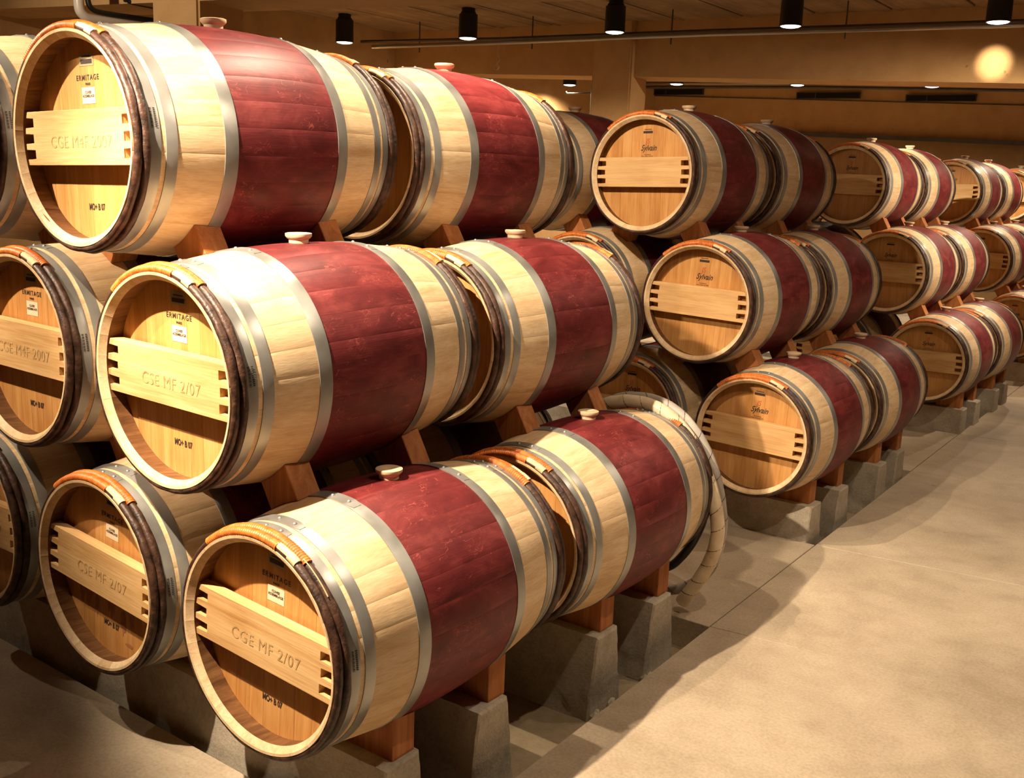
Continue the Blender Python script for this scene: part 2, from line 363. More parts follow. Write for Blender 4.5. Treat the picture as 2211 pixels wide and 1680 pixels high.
# far wall: bulkhead with vent grilles above, wall set back below, its shade put into a darker colour
wy = 12.0
def farpt(x, d=0): return wy + 0.13 * (x + 5.6) + d
def farbox(name, x0, x1, d0, d1, z0, z1, mat, parent=None):
    bm = bmesh.new(); v = []
    def zz(z, x): return z - 0.030 * (x + 4.0)
    for x in (x0, x1):
        for (d, z) in ((d0, z0), (d1, z0), (d1, z1), (d0, z1)): v.append(bm.verts.new((x, farpt(x, d), zz(z, x))))
    for f in ((0, 1, 2, 3), (7, 6, 5, 4), (0, 4, 5, 1), (1, 5, 6, 2), (2, 6, 7, 3), (3, 7, 4, 0)): bm.faces.new([v[i] for i in f])
    o = obj(name, bmesh_to(name, bm, mat), parent)
    if parent is None: o['kind'] = 'structure'
    return o
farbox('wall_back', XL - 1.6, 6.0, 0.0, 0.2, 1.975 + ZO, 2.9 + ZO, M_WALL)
farbox('trim_5', XL - 1.6, 6.0, -0.10, 0.0, 1.925 + ZO, 1.975 + ZO, M_PIPE)            # dark strip at the bulkhead foot, standing in for rail and its shadow
farbox('wall_back_low', XL - 1.6, 6.0, 0.06, 0.3, -0.3, 1.975 + ZO, M_WALL_SHADED)
farbox('trim_6', XL - 1.6, 6.0, -0.02, 0.0, 2.400 + ZO, 2.408 + ZO, M_PIPE)           # thin joint line under the vents
for i, (a, c) in enumerate([(-7.0, -6.6), (-5.69, -4.88), (-3.59, -2.754), (-2.2, -1.36), (0.2, 1.0)]):
    v = empty('ventilation_grille', (a, farpt(a), 2.41 + ZO - .03 * (a + 4)), ['far dark grille left of the square column, behind a pipe bracket', 'long dark wall grille just right of the far square column', 'dark wall grille below the lamp left of the centre of the far bay', 'dark wall grille at the far right under the last far lamp', 'dark grille beyond the right edge'][i], 'vent', 'ventilation grilles high on the far wall') if i < 4 else None
    if v is None: continue
    bm = bmesh.new(); dx = c - a; box(bm, 0, dx, -0.035, -0.02, 0.0, 0.085)
    obj('backing', bmesh_to('backing', bm, M_VENT), v); v.rotation_euler.z = ANG
    bm = bmesh.new()
    for (x0, x1, z0, z1) in ((0, dx, 0, .008), (0, dx, .077, .085), (0, .012, 0, .085), (dx - .012, dx, 0, .085), (dx * .3, dx * .3 + .008, 0, .085)): box(bm, x0, x1, -0.05, -0.035, z0, z1)
    obj('frame', bmesh_to('frame', bm, M_PIPE), v)
    for s in range(4):
        bm = bmesh.new(); box(bm, .012, dx - .012, -0.045, -0.037, .014 + s * .016, .020 + s * .016); obj('slat', bmesh_to('slat', bm, M_VENT), v)

# ------------------------------------------------------------------ pipes and cables
def pipe(name, pts, r, mat, label, cat, n=10, parent=None, group=None):
    V, F = tube(pts, r, n)
    o = obj(name, mesh(name, V, F, mat, True, 50), parent)
    if parent is None: tag(o, label, cat, group)
    return o
def Z(z): return z + ZO
pA = pipe('water_pipe', [(-6.0 + 0.42, 5.98, Z(2.44)), (-4.03, 6.20, Z(2.42)), (-2.1, 6.45, Z(2.42)), (0.19, 6.85, Z(2.42)), (3.0, 7.2, Z(2.42)), (5.9, 7.5, Z(2.42))], 0.014, M_PIPE, 'thin dark pipe running along the near beam under the ceiling', 'pipe')
pB = pipe('conduit_pipe', [(-5.3, 5.85, Z(2.36)), (-3.9, 6.06, Z(2.365)), (-2.0, 6.32, Z(2.375)), (0.25, 6.72, Z(2.375)), (3.0, 7.05, Z(2.375)), (5.9, 7.35, Z(2.375))], 0.020, M_TIN, 'shiny tin conduit just below the thin pipe on the near beam', 'pipe')
for x in (-4.9, -3.7, -2.4, -1.0, 0.6):
    y = 5.98 + (x + 5.6) * 0.13
    pipe('hanger', [(x, y, Z(2.32)), (x, y, ZC)], 0.006, M_PIPE, 'h', 'p', 6, parent=pA)
pipe('water_pipe', [(XL + .05, 11.2, Z(2.50)), (-3, 11.4, Z(2.46)), (0, 11.8, Z(2.38)), (5.9, 12.3, Z(2.3))], 0.018, M_PIPE, 'thick dark pipe across the far bay below its lamps', 'pipe')
pipe('water_pipe', [(XL + .05, 11.4, Z(2.565)), (-3, 11.6, Z(2.53)), (0, 12.0, Z(2.45)), (5.9, 12.5, Z(2.4))], 0.022, M_TIN, 'shiny far pipe above the thick dark one in the far bay', 'pipe')
cb = pipe('hanging_cable', smoothpath([(-4.36, 6.60, ZC), (-4.36, 6.60, Z(2.44)), (-4.37, 6.60, Z(2.36)), (-4.345, 6.60, Z(2.30)), (-4.385, 6.60, Z(2.25)), (-4.40, 6.60, Z(2.22)), (-4.37, 6.60, Z(2.205)), (-4.35, 6.60, Z(2.23)), (-4.375, 6.60, Z(2.27)), (-4.36, 6.60, Z(2.34))], 5), 0.007, M_TWIG, 'looped tan cable dangling in front of the beam', 'cable', 6)
# sprinkler standpipe beside the far column
st = empty('standpipe', (-4.92, 9.2, 0), 'dark standpipe with a bracket beside the far square column', 'pipe')
pipe('riser', [(0, 0, -0.12), (0, 0, Z(2.32))], 0.022, M_PIPE, '', '', 10, parent=st)
pipe('arm', [(-0.38, 0, Z(2.25)), (-0.36, 0, Z(2.23)), (0.04, 0, Z(2.23))], 0.010, M_PIPE, '', '', 8, parent=st)
pipe('valve', [(0.02, -.02, Z(2.17)), (0.08, -.02, Z(2.17))], 0.03, M_PIPE, '', '', 10, parent=st)
# rectangular white duct with a rounded corner, top left, and the lower dark run inside it
du = empty('air_duct', (-4.02, 2.06, ZO), 'pale bent duct with a dark inner edge at the upper left', 'duct')
pth = smoothpath([(0, 0, 2.58), (0, 0, 2.20), (0, 0.0, 2.07), (0, 0.02, 2.03), (0, 0.07, 2.010), (0, 0.20, 2.008), (0, 0.50, 2.012), (0, 1.2, 2.02)], 6)
V, F = tube(pth, 0.030, 14); obj('duct_body', mesh('duct_body', V, F, M_DUCT, True, 60), du)
pth2 = smoothpath([(0.01, 0.05, 2.58), (0.01, 0.05, 2.20), (0.01, 0.055, 2.10), (0.01, 0.085, 2.063), (0.01, 0.15, 2.055), (0.01, 0.30, 2.056), (0.01, 0.50, 2.06), (0.01, 1.2, 2.065)], 6)
V, F = tube(pth2, 0.016, 8); obj('dark_edge', mesh('dark_edge', V, F, M_BLACK, True, 60), du)
pipe('dark_bracket', smoothpath([(-4.0, 2.35, ZC), (-4.0, 2.35, Z(2.19)), (-4.0, 2.38, Z(2.155)), (-4.0, 2.45, Z(2.142)), (-4.0, 3.0, Z(2.142))], 5), 0.014, M_BLACK, 'thin black bent rod above the pale duct at the upper left', 'rod', 8)

# ------------------------------------------------------------------ ceiling lamps
lamp_lab = {0: 'black ceiling can lamp, leftmost of the row in front of the beam', 1: 'black can lamp second from the left in front of the beam, beside the dangling cable',
            2: 'black can lamp third from the left in front of the beam, above the far column', 3: 'black can lamp fourth from the left in front of the beam',
            4: 'black can lamp at the far right with a bright glow on the beam under it', 5: 'lone lit can lamp cut by the top edge, right of the near column',
            6: 'leftmost far lamp, seen left of the far column', 7: 'far lamp just right of the far column', 8: 'far lamp under the beam above the second long grille', 9: 'rightmost visible far lamp under the beam'}
def prof_lathe(name, prof, mat, n=28, smooth=True, sharp=35):
    V, F = [], []
    for (r, z) in prof:
        for k in range(n): V.append((r * cos(2 * pi * k / n), r * sin(2 * pi * k / n), z))
    for i in range(len(prof) - 1):
        for k in range(n): F.append((i * n + k, i * n + (k + 1) % n, (i + 1) * n + (k + 1) % n, (i + 1) * n + k))
    return mesh(name, V, F, mat, smooth, sharp)
me_can = prof_lathe('housing', [(0.0005, 0.215), (0.066, 0.215), (0.066, 0.205), (0.080, 0.196), (0.082, 0.0), (0.075, 0.0), (0.073, 0.012), (0.073, 0.03)], M_BLACK)
me_col = prof_lathe('ceiling_collar', [(0.058, 0.0), (0.058, 1.0)], M_BLACK)
me_lens = prof_lathe('lens', [(0.0005, -0.012), (0.037, -0.010), (0.065, -0.004), (0.0735, 0.003), (0.0735, 0.014)], M_LENS)
for i, (x, y, pw, an, bl, dz, aim) in enumerate(LAMPS):
    t = empty('ceiling_lamp', (x, y, ZL + dz), lamp_lab.get(i, 'unseen ceiling can lamp from the set inferred and added to light the racks'), 'lamp', 'black can lamps on the ceiling')
    obj('housing', me_can, t)
    c = obj('ceiling_collar', me_col, t, (0, 0, 0.215)); c.scale = (1, 1, max(ZC - ZL - dz - 0.215, 0.01))
    obj('lens', me_lens, t)
    ld = bpy.data.lights.new('bulb', 'SPOT'); ld.energy = pw; ld.color = LAMP_COL; ld.spot_size = radians(an); ld.spot_blend = bl; ld.shadow_soft_size = 0.022
    lo = bpy.data.objects.new('bulb', ld); lo.location = (0, 0, -0.018); link(lo, t)
    if aim: lo.rotation_euler = (Vector(aim) - Vector((x, y, ZL + dz))).to_track_quat('-Z', 'Y').to_euler()
# small ceiling box near the top left
bm = bmesh.new(); box(bm, -.05, .05, -.05, .05, 0, .06); bevel(bm, .006); tag(obj('smoke_detector', bmesh_to('smoke_detector', bm, M_PIPE), None, (-4.35, 4.35, ZC - .06)), 'small dark box fixed to the ceiling beside the lamp at the top edge', 'detector')

# ------------------------------------------------------------------ barrel parts
BL, RH, RB = 0.95, 0.2784, 0.3295
H = BL / 2
def RO(y):                     # y measured from the barrel middle
    t = abs(y) / H; return RB - (RB - RH) * t * t
NS = 28
def stave_profile():
    ys = [-H + BL * i / 18 for i in range(19)]
    P = [(y, RO(y)) for y in ys]
    P += [(H - .001, RH - .007), (H - .017, RO(H - .017) - .0245), (H - .085, RO(H - .085) - .0275), (0, 0.262), (-(H - .085), RO(H - .085) - .0275), (-(H - .017), RO(H - .017) - .0245), (-(H - .001), RH - .007)]
    return P
PROF = stave_profile()
def make_stave():
    a = pi / NS; cols = [(-a + .0002, -.0004), (-a * .93, 0), (-a * .45, 0), (0, 0), (a * .45, 0), (a * .93, 0), (a - .0002, -.0004)]
    V, F = [], []
    n = len(PROF)
    for (th, dr) in cols:
        for (y, r) in PROF: V.append(((r + dr) * sin(th), y, (r + dr) * cos(th)))
    for c in range(len(cols) - 1):
        for i in range(n): F.append((c * n + i, c * n + (i + 1) % n, (c + 1) * n + (i + 1) % n, (c + 1) * n + i))
    F.append(tuple(range(n))[::-1]); F.append(tuple((len(cols) - 1) * n + i for i in range(n)))
    return fixn(mesh('stave', V, F, M_STAVE)), None
def toast(me):
    me.materials.append(M_TOAST)
    for p in me.polygons:
        c = p.center; r = sqrt(c.x ** 2 + c.z ** 2); a = abs(c.y)
        if r < RO(c.y) - .017 and a < H - .02 and a > .05: p.material_index = 1
me_stave, _ = make_stave(); toast(me_stave)
me_stave.polygons.foreach_set('use_smooth', [True] * len(me_stave.polygons)); me_stave.set_sharp_from_angle(angle=radians(28))
def make_body():
    V, F = [], []; n = len(PROF); m = NS * 3
    for k in range(m):
        th = 2 * pi * k / m + pi / m
        dr = -.0009 if False else 0
        for (y, r) in PROF: V.append(((r + dr) * sin(th), y, (r + dr) * cos(th)))
    for c in range(m):
        d = (c + 1) % m
        for i in range(n): F.append((c * n + i, c * n + (i + 1) % n, d * n + (i + 1) % n, d * n + i))
    me = fixn(mesh('body', V, F, M_BODY)); me.polygons.foreach_set('use_smooth', [True] * len(me.polygons)); me.set_sharp_from_angle(angle=radians(28)); return me
me_body = make_body(); toast(me_body)
def make_hoop(name, y0, y1, th0):
    """steel band y0..y1 (from the middle); overlap tab ends at angle th0"""
    V, F = [], []; m = 112
    sec = []
    for (y, d) in ((y0, -.002), (y0, .0018), (y0 * .5 + y1 * .5, .0026), (y1, .0018), (y1, -.002)): sec.append((y, RO(y) + d))
    n = len(sec)
    for k in range(m):
        th = 2 * pi * k / m
        for (y, r) in sec: V.append((r * sin(th), y, r * cos(th)))
    for c in range(m):
        d = (c + 1) % m
        for i in range(n - 1): F.append((c * n + i, c * n + i + 1, d * n + i + 1, d * n + i))
    # overlap tab with a rounded end
    base = len(V); q = 14; a0, a1 = th0 - radians(24), th0 + radians(11)
    ym, hw = (y0 + y1) / 2, (y1 - y0) / 2
    for k in range(q + 1):
        th = a0 + (a1 - a0) * k / q; e = 1.0 if k < q - 1 else (0.86 if k == q - 1 else 0.6)
        for s in (-1, 1):
            y = ym + s * hw * e
            V.append(((RO(y) + .0018) * sin(th), y, (RO(y) + .0018) * cos(th))); V.append(((RO(y) + .0034) * sin(th), y, (RO(y) + .0034) * cos(th)))
    for k in range(q):
        i = base + k * 4; j = i + 4
        F += [(i, i + 1, j + 1, j), (i + 1, i + 3, j + 3, j + 1), (i + 3, i + 2, j + 2, j + 3)]
    F.append((base + q * 4, base + q * 4 + 1, base + q * 4 + 3, base + q * 4 + 2)); F.append((base, base + 2, base + 3, base + 1))
    me = fixn(mesh(name, V, F, M_STEEL)); me.polygons.foreach_set('use_smooth', [True] * len(me.polygons)); me.set_sharp_from_angle(angle=radians(25)); return me
HOOPS = [(-H + .0455, -H + .073), (-H + .0865, -H + .117), (-H + .252, -H + .292)]
HOOPS += [(-b_, -a_) for a_, b_ in HOOPS]
TABS = [radians(v) for v in (-2, -2, 0, 2, 2, 6)]
me_hoops = [make_hoop('hoop', a_, b_, t_) for (a_, b_), t_ in zip(HOOPS, TABS)]
me_rivet = prof_lathe('rivet', [(0.0002, 0.0045), (0.003, 0.0038), (0.0055, 0.0012), (0.006, 0.0)], M_STEEL, 10, True, 60)
def bent_rod(name, yc, r, a0, a1, seg, mat, ridges=0, lump=0.0, sq=False, lift=0.0, n=10, seed=0):
    V, F = [], []
    full = abs(a1 - a0 - 2 * pi) < 1e-4
    cnt = seg if full else seg + 1
    for i in range(cnt):
        th = a0 + (a1 - a0) * i / seg
        rr = r
        if ridges: rr = r * (1 + .085 * (1 if (i % 4) in (1, 2) else -0.3))
        if lump: rr = r * (1 + lump * noise.noise(Vector((sin(th) * 6 + seed, cos(th) * 6, yc * 20))))
        R0 = RO(yc) + r * .30 + lift
        for k in range(n):
            a = 2 * pi * k / n
            if sq:
                ca, sa = cos(a + pi / n), sin(a + pi / n); mx = max(abs(ca), abs(sa)); ca /= mx; sa /= mx
                dr, dy = ca * rr * .8, sa * rr * .85
            else: dr, dy = cos(a) * rr * .85, sin(a) * rr
            V.append(((R0 + dr) * sin(th), yc + dy, (R0 + dr) * cos(th)))
    for i in range(seg):
        j = (i + 1) % cnt
        for k in range(n): F.append((i * n + k, i * n + (k + 1) % n, j * n + (k + 1) % n, j * n + k))
    if not full: F.append(tuple(range(n))); F.append(tuple((cnt - 1) * n + k for k in range(n))[::-1])
    me = fixn(mesh(name, V, F, mat)); me.polygons.foreach_set('use_smooth', [not sq] * len(me.polygons)); me.set_sharp_from_angle(angle=radians(50)); return me
ROD = []
for s in (-1, 1):
    y1, y2 = s * (H - .0125), s * (H - .0335)
    ROD.append(dict(
        rod=[bent_rod('bark_hoop', y1, .0115, 0, 2 * pi, 110, M_BARK, lump=.26, seed=s + 3), bent_rod('bark_hoop', y2, .0115, 0, 2 * pi, 110, M_BARK, lump=.26, seed=s + 9)],
        wick=[bent_rod('osier_binding', y1, .0138, radians(-42), radians(13), 150, M_WICK, ridges=1, lift=.001), bent_rod('osier_binding', y2, .0138, radians(-40), radians(29), 190, M_WICK, ridges=1, lift=.001)],
        peg=bent_rod('peg', y1, .0118, radians(12.5), radians(24), 6, M_PEG, sq=True, lift=.004, n=8), peg2=bent_rod('peg', y1, .0135, radians(21), radians(27), 3, M_PEG, sq=True, lift=.003, n=8)))
V, F = tube([((RO(-H + .024) + .018) * sin(t_), -H + .024, (RO(-H + .024) + .018) * cos(t_)) for t_ in [radians(27 + 1.6 * i) for i in range(14)]], .0016, 6)
me_twig = mesh('twig', V, F, M_TWIG, True, 60)
# head boards
RHD = RO(H - .066) - .0262
YHD = -H + .066
EDG = [-RHD, -.198, -.142, -.088, -.034, .030, .084, .146, .200, RHD]
def head_board(x0, x1, yf, yb):
    g_ = .00015; x0 += g_; x1 -= g_
    q = 8; top = []
    R = RHD - .0005
    for i in range(q + 1):
        x = x0 + (x1 - x0) * i / q; top.append((x, sqrt(max(R * R - x * x, 0))))
    pts = top + [(x, -z) for x, z in top[::-1]]
    if abs(top[0][1]) < 1e-6: pts = pts[:-1]
    pts = [p for i, p in enumerate(pts) if i == 0 or (Vector(p) - Vector(pts[i - 1])).length > 1e-5]
    bm = bmesh.new(); prism(bm, pts, yf, yb, 'y')
    es = [e for e in bm.edges if all(abs(v.co.y - yf) < 1e-5 for v in e.verts)]
    bmesh.ops.bevel(bm, geom=es, offset=.0004, segments=1, affect='EDGES')
    return bmesh_to('head_board', bm, M_HEAD)
me_boards = [head_board(EDG[i], EDG[i + 1], YHD, YHD + .02) for i in range(9)]
def disc(yf, yb, name):
    bm = bmesh.new(); pts = [((RHD - .0005) * cos(2 * pi * k / 56), (RHD - .0005) * sin(2 * pi * k / 56)) for k in range(56)]
    prism(bm, pts, yf, yb, 'y'); return bmesh_to(name, bm, M_HEAD)
me_rear = disc(-YHD - .02, -YHD, 'rear_head')
def joined_head():
    bm = bmesh.new()
    for me in me_boards: bm.from_mesh(me)
    return bmesh_to('front_head', bm, M_HEAD)
me_fhead = joined_head()
# the crossbar: a pine board with four fingers at each end
def crossbar():
    hh = .072; yb, yf = YHD - .012, YHD - .044
    def xi(z): return sqrt(RHD ** 2 - z * z) + .004
    n = 7; zs = [-hh]
    for i in range(n): zs.append(zs[-1] + 2 * hh * (.115 if i % 2 == 0 else .18))
    right = []
    for i in range(n):
        z0, z1 = zs[i], zs[i + 1]
        if i % 2 == 0:
            right += [(min(xi(z0), xi(z1)) , z0), (min(xi(z0), xi(z1)), z1)]
        else:
            xb = .206 + .006 * (1 - abs(i - 3) / 3); right += [(xb, z0), (xb, z1)]
    left = [(-x, z) for x, z in right[::-1]]
    bm = bmesh.new(); prism(bm, right + left, yf, yb, 'y')
    es = [e for e in bm.edges if all(abs(v.co.y - yf) < 1e-5 for v in e.verts)]
    bmesh.ops.bevel(bm, geom=es, offset=.0012, segments=1, affect='EDGES')
    bmesh.ops.triangulate(bm, faces=[f for f in bm.faces if len(f.verts) > 8])
    for v in bm.verts: v.co.z += .006
    return bmesh_to('crossbar', bm, M_PINE), yf
me_bar, YBF = crossbar()
me_bung = prof_lathe('bung', [(0.0005, 0.024), (0.009, 0.024), (0.012, 0.0265), (0.034, 0.0275), (0.0375, 0.026), (0.0375, 0.019), (0.033, 0.013), (0.028, 0.009), (0.026, -0.02)], M_SIL, 32, True, 40)
# lettering
def text_mesh(name, s, size, mat, shear=0.0, xs=1.0, spacing=1.0, bold=0.0):
    cu = bpy.data.curves.new(name, 'FONT'); cu.body = s; cu.size = size; cu.align_x = 'CENTER'; cu.align_y = 'CENTER'; cu.shear = shear; cu.space_character = spacing; cu.offset = bold
    cu.resolution_u = 3
    o = bpy.data.objects.new(name, cu); COL.objects.link(o)
    dg = bpy.context.evaluated_depsgraph_get(); me = bpy.data.meshes.new_from_object(o.evaluated_get(dg)); me.name = name
    bpy.data.objects.remove(o); bpy.data.curves.remove(cu)
    me.transform(Matrix.Diagonal((xs, 1, 1, 1))); me.transform(Matrix.Rotation(pi / 2, 4, 'X')); me.materials.clear(); me.materials.append(mat); return me
def quad_mesh(name, rects, y, mat):
    V, F = [], []
    for (x0, x1, z0, z1) in rects:
        i = len(V); V += [(x0, y, z0), (x1, y, z0), (x1, y, z1), (x0, y, z1)]; F.append((i, i + 1, i + 2, i + 3))
    return mesh(name, V, F, mat)
T_ERM = text_mesh('lettering', 'ERMITAGE', .0195, M_INK, spacing=1.22, bold=.0003)
T_PAR = text_mesh('lettering', 'PARIS', .0085, M_INK, spacing=1.1, bold=.0004)
T_MT = text_mesh('lettering', 'MO+ B 07', .024, M_INK, xs=.72, bold=.0008)
T_CUV = text_mesh('lettering', 'CUVEE\nASSEMBLAGE', .0095, M_INK, bold=.0002)
T_BAR = [text_mesh('engraved_mark', s, .046, M_BURN, xs=.92, spacing=1.1, shear=.05) for s in ('CGE MF 2/07', 'CSE MF 2/07', 'CGE M4F 2007')]
T_SYL = text_mesh('lettering', 'Sylvain', .040, M_INK, shear=.42, xs=.80, bold=.0006)
T_FS = text_mesh('lettering', 'JS', .036, M_REDINK, shear=.2, xs=.8)
T_SUB = text_mesh('lettering', 'Tonnellerie\nSaint Denis de Pile', .0085, M_INK)
Q_STK = quad_mesh('label_sticker', [(-.031, .031, -.021, .021)], 0, M_LABEL)
Q_TAG = quad_mesh('code_sticker', [(-.032, .032, -.017, .017)], 0, M_TAG)
Q_BAR = quad_mesh('code_band', [(-.026, .026, -.011, .000), (-.02, .02, .006, .009)], 0, M_INK)
def hoop_code():
    V, F = [], []
    y = (HOOPS[0][0] + HOOPS[0][1]) / 2
    def arc(y0, y1, t0, t1, dr, mi):
        i = len(V)
        for t_ in (t0, t1):
            for yy in (y0, y1): V.append(((RO(yy) + dr) * sin(t_), yy, (RO(yy) + dr) * cos(t_)))
        F.append((i, i + 1, i + 3, i + 2)); mats.append(mi)
    mats = []
    a, st = radians(75), radians(0.45)
    for k in range(18): arc(y - .009, y - .0035, a + k * st * 1.25, a + k * st * 1.25 + st * (0.45 + .5 * (k % 3 == 0)), .0036, 0)
    for k in range(10): arc(y + .0005, y + .006, a + k * st * 2.2, a + k * st * 2.2 + st * 1.2, .0036, 0)
    return mesh('printed_code', V, F, M_INK)
me_code = hoop_code()

# stain and drip patches were left to the material
ROWN = {0: 'bottom', 1: 'middle', 2: 'top'}
PITCH = {(1, 1, 0, 0): 1.3, (1, 2, 0, 0): 1.4, (1, 2, 1, 0): 1.2, (2, 1, 0, 0): .6}
def barrel(g, k, j, ab, label, detail, maker, dx=0, dz=0, roll=0.0, yaw=0.0, grp='wine barrels stacked in the racks'):
    pt = radians(PITCH.get((g, k, j, ab), 0)); dz += sin(pt) * H * .9
    x = GX[g] - k * .35 - j * .70 + dx; y = GY[g] + ab * (BL + .08) + H; z = ZO + k * .606 + dz
    t = empty('wine_barrel', (x, y, z - RB), label, 'barrel', grp, rz=yaw)
    t.rotation_euler.x = pt; t.location.y += sin(pt) * RB
    C = (0, 0, RB); R = (0, roll, 0)
    rnd = random.Random(g * 100 + k * 10 + j * 3 + ab)
    if detail >= 2:
        for i in range(NS): obj('stave', me_stave, t, C, (0, roll + 2 * pi * i / NS, 0))
    else: obj('body', me_body, t, C, R)
    for i, me in enumerate(me_hoops):
        h = obj('hoop', me, t, C, R)
        if detail >= 2:
            ym = (HOOPS[i][0] + HOOPS[i][1]) / 2
            for off in (-5.0, 5.5):
                th = TABS[i] + radians(off)
                rv = obj('rivet', me_rivet, h, ((RO(ym) + .0032) * sin(th), ym, (RO(ym) + .0032) * cos(th)), (0, th, 0))
    for q, rd in enumerate(ROD):
        for a in range(2):
            ro = obj('bark_hoop', rd['rod'][a], t, C, R)
            wk = obj('osier_binding', rd['wick'][a], t, C, R)
        pg = obj('peg', rd['peg'], t, C, R); obj('peg_tip', rd['peg2'], pg)
    if detail >= 2 and ab == 0:
        for me in me_boards: obj('head_board', me, t, C, R)
    else: obj('front_head', me_fhead, t, C, R)
    obj('rear_head', me_rear, t, C, R)
    bu = obj('bung', me_bung, t, (0, 0, RB + RO(0)))
    if ab == 0:
        br = obj('crossbar', me_bar, t, C, R)
        if maker == 'E':
            e = .0008
            def put(me, z, yy, par=t, x=0.0, nm=None):
                o = obj(nm or me.name.split('.')[0], me, par, (C[0] + x * cos(roll) + z * sin(roll), yy, C[2] + z * cos(roll) - x * sin(roll)), R); return o
            put(T_ERM, .161, YHD - e); put(T_PAR, .145, YHD - e); put(T_MT, -.176, YHD - e)
            put(Q_TAG, .208, YHD - e); put(Q_BAR, .208, YHD - 2 * e)
            put(Q_STK, .116, YHD - e); put(T_CUV, .119, YHD - 2 * e)
            obj('engraved_mark', T_BAR[(k + j) % 3], br, (.015, YBF - e, -.006))
            if detail >= 2: obj('printed_code', me_code, t, C, R)
            if detail >= 2 and k == 0 and j == 0: obj('twig', me_twig, t, C, R)
        else:
            e = .0008
            def put(me, z, yy, x=0.0): return obj(me.name.split('.')[0], me, t, (C[0] + x * cos(roll) + z * sin(roll), yy, C[2] + z * cos(roll) - x * sin(roll)), R)
            put(Q_BAR, .205, YHD - e); put(T_FS, .155, YHD - e); put(T_SYL, .123, YHD - e, .006); put(T_SUB, .088, YHD - e)
    return t
S2 = {'E': 'ERMITAGE', 'S': 'script'}
B = []
def add(*a, **k): B.append((a, k))
place = {(1, 0, 0, 0): 'nearest bottom barrel of the front rack, ERMITAGE on its head, at the bottom centre',
 (1, 1, 0, 0): 'second row barrel of the front rack above the nearest bottom barrel, brightly lit ERMITAGE head',
 (1, 2, 0, 0): 'top row barrel of the front rack with ERMITAGE head at the upper left',
 (1, 0, 1, 0): 'bottom barrel just left of the nearest one, its head mostly in shade with wine drips',
 (1, 1, 1, 0): 'second row barrel cut by the left edge, half its head visible',
 (1, 0, 2, 0): 'bottom barrel at the left edge with only its right rim and bar end visible',
 (1, 2, 1, 0): 'top row barrel cut by the upper left edge, beside the top ERMITAGE barrel',
 (1, 0, 0, 1): 'bottom rear barrel of the front rack with the coiled hose on its far end',
 (1, 1, 0, 1): 'second row rear barrel of the front rack, above the barrel carrying the hose',
 (1, 2, 0, 1): 'top row rear barrel of the front rack, behind the top ERMITAGE barrel',
 (2, 0, 0, 0): 'bottom front barrel of the second rack, script name on its head, right of the hose',
 (2, 1, 0, 0): 'middle row front barrel of the second rack with script name and lit pine bar',
 (2, 2, 0, 0): 'top row front barrel of the second rack under the far column',
 (2, 0, 0, 1): 'bottom rear barrel of the second rack with a diagonal shadow over its top',
 (2, 1, 0, 1): 'middle row rear barrel of the second rack',
 (2, 2, 0, 1): 'top row rear barrel of the second rack with a dark bung against the wall',
 (2, 0, 1, 0): 'bottom barrel of the second rack peeping out behind the top of the hose',
 (2, 1, 1, 0): 'middle row barrel of the second rack, its rim peeping out below the dark top barrel',
 (2, 2, 1, 0): 'dark top row barrel of the second rack, left of the one under the column',
 (3, 0, 0, 0): 'bottom front barrel of the third rack with a shaded head above grey sleepers',
 (3, 1, 0, 0): 'middle row front barrel of the third rack, shaded head',
 (3, 2, 0, 0): 'top row front barrel of the third rack with a dark head and brightly lit top',
 (3, 0, 0, 1): 'bottom rear barrel of the third rack', (3, 1, 0, 1): 'middle row rear barrel of the third rack', (3, 2, 0, 1): 'top row rear barrel of the third rack',
 (3, 2, 1, 0): 'third rack top barrel, only bright top and bung showing behind the dark headed one',
 (4, 0, 0, 0): 'bottom front barrel of the fourth rack cut by the right edge', (4, 1, 0, 0): 'middle row front barrel of the fourth rack with a bright bar at the right edge', (4, 2, 0, 0): 'top row front barrel of the fourth rack',
 (4, 0, 0, 1): 'bottom rear barrel of the fourth rack', (4, 1, 0, 1): 'middle row rear barrel of the fourth rack', (4, 2, 0, 1): 'top row rear barrel of the fourth rack',
 (5, 2, 0, 0): 'farthest top row barrel, at the right edge',
 (5, 1, 0, 0): 'farthest middle row barrel at the right edge', (5, 0, 0, 0): 'farthest bottom barrel hidden at the right edge'}
OFF = {(1, 0, 0): (.0058, .0017), (1, 1, 0): (.0026, .0069), (1, 2, 0): (-.0075, -.0026), (1, 0, 1): (0, -.0039), (1, 1, 1): (-.0099, 0), (1, 1, 0, 1): (.0013, .011), (1, 2, 0, 1): (-.004, -.004),
       (2, 0, 0): (-.0112, 0), (2, 1, 0): (.0031, 0), (2, 2, 0): (.009, -.0014), (3, 2, 0): (.008, .006), (3, 1, 0): (.0025, .0028), (3, 0, 0): (-.0124, .0018), (4, 2, 0): (.0101, -.005), (4, 1, 0): (-.0071, -.0106)}
ROLL = {(1, 0, 0): 3.5, (1, 1, 0): 1.0, (1, 2, 0): -1.2, (1, 0, 1): 4.5, (1, 1, 1): 0.5, (2, 0, 0): 2.0, (2, 1, 0): 1.5, (2, 2, 0): -1.5}
made = {}
def shortname(g, k, j, ab):
    return '%s row %s %s barrel of the %s rack' % (ROWN[k], ['aisle side', 'second inward', 'third inward'][j], ['front', 'rear'][ab], rackname(g))
def rackname(g): return ['front', 'second', 'third', 'fourth', 'fifth'][g - 1]
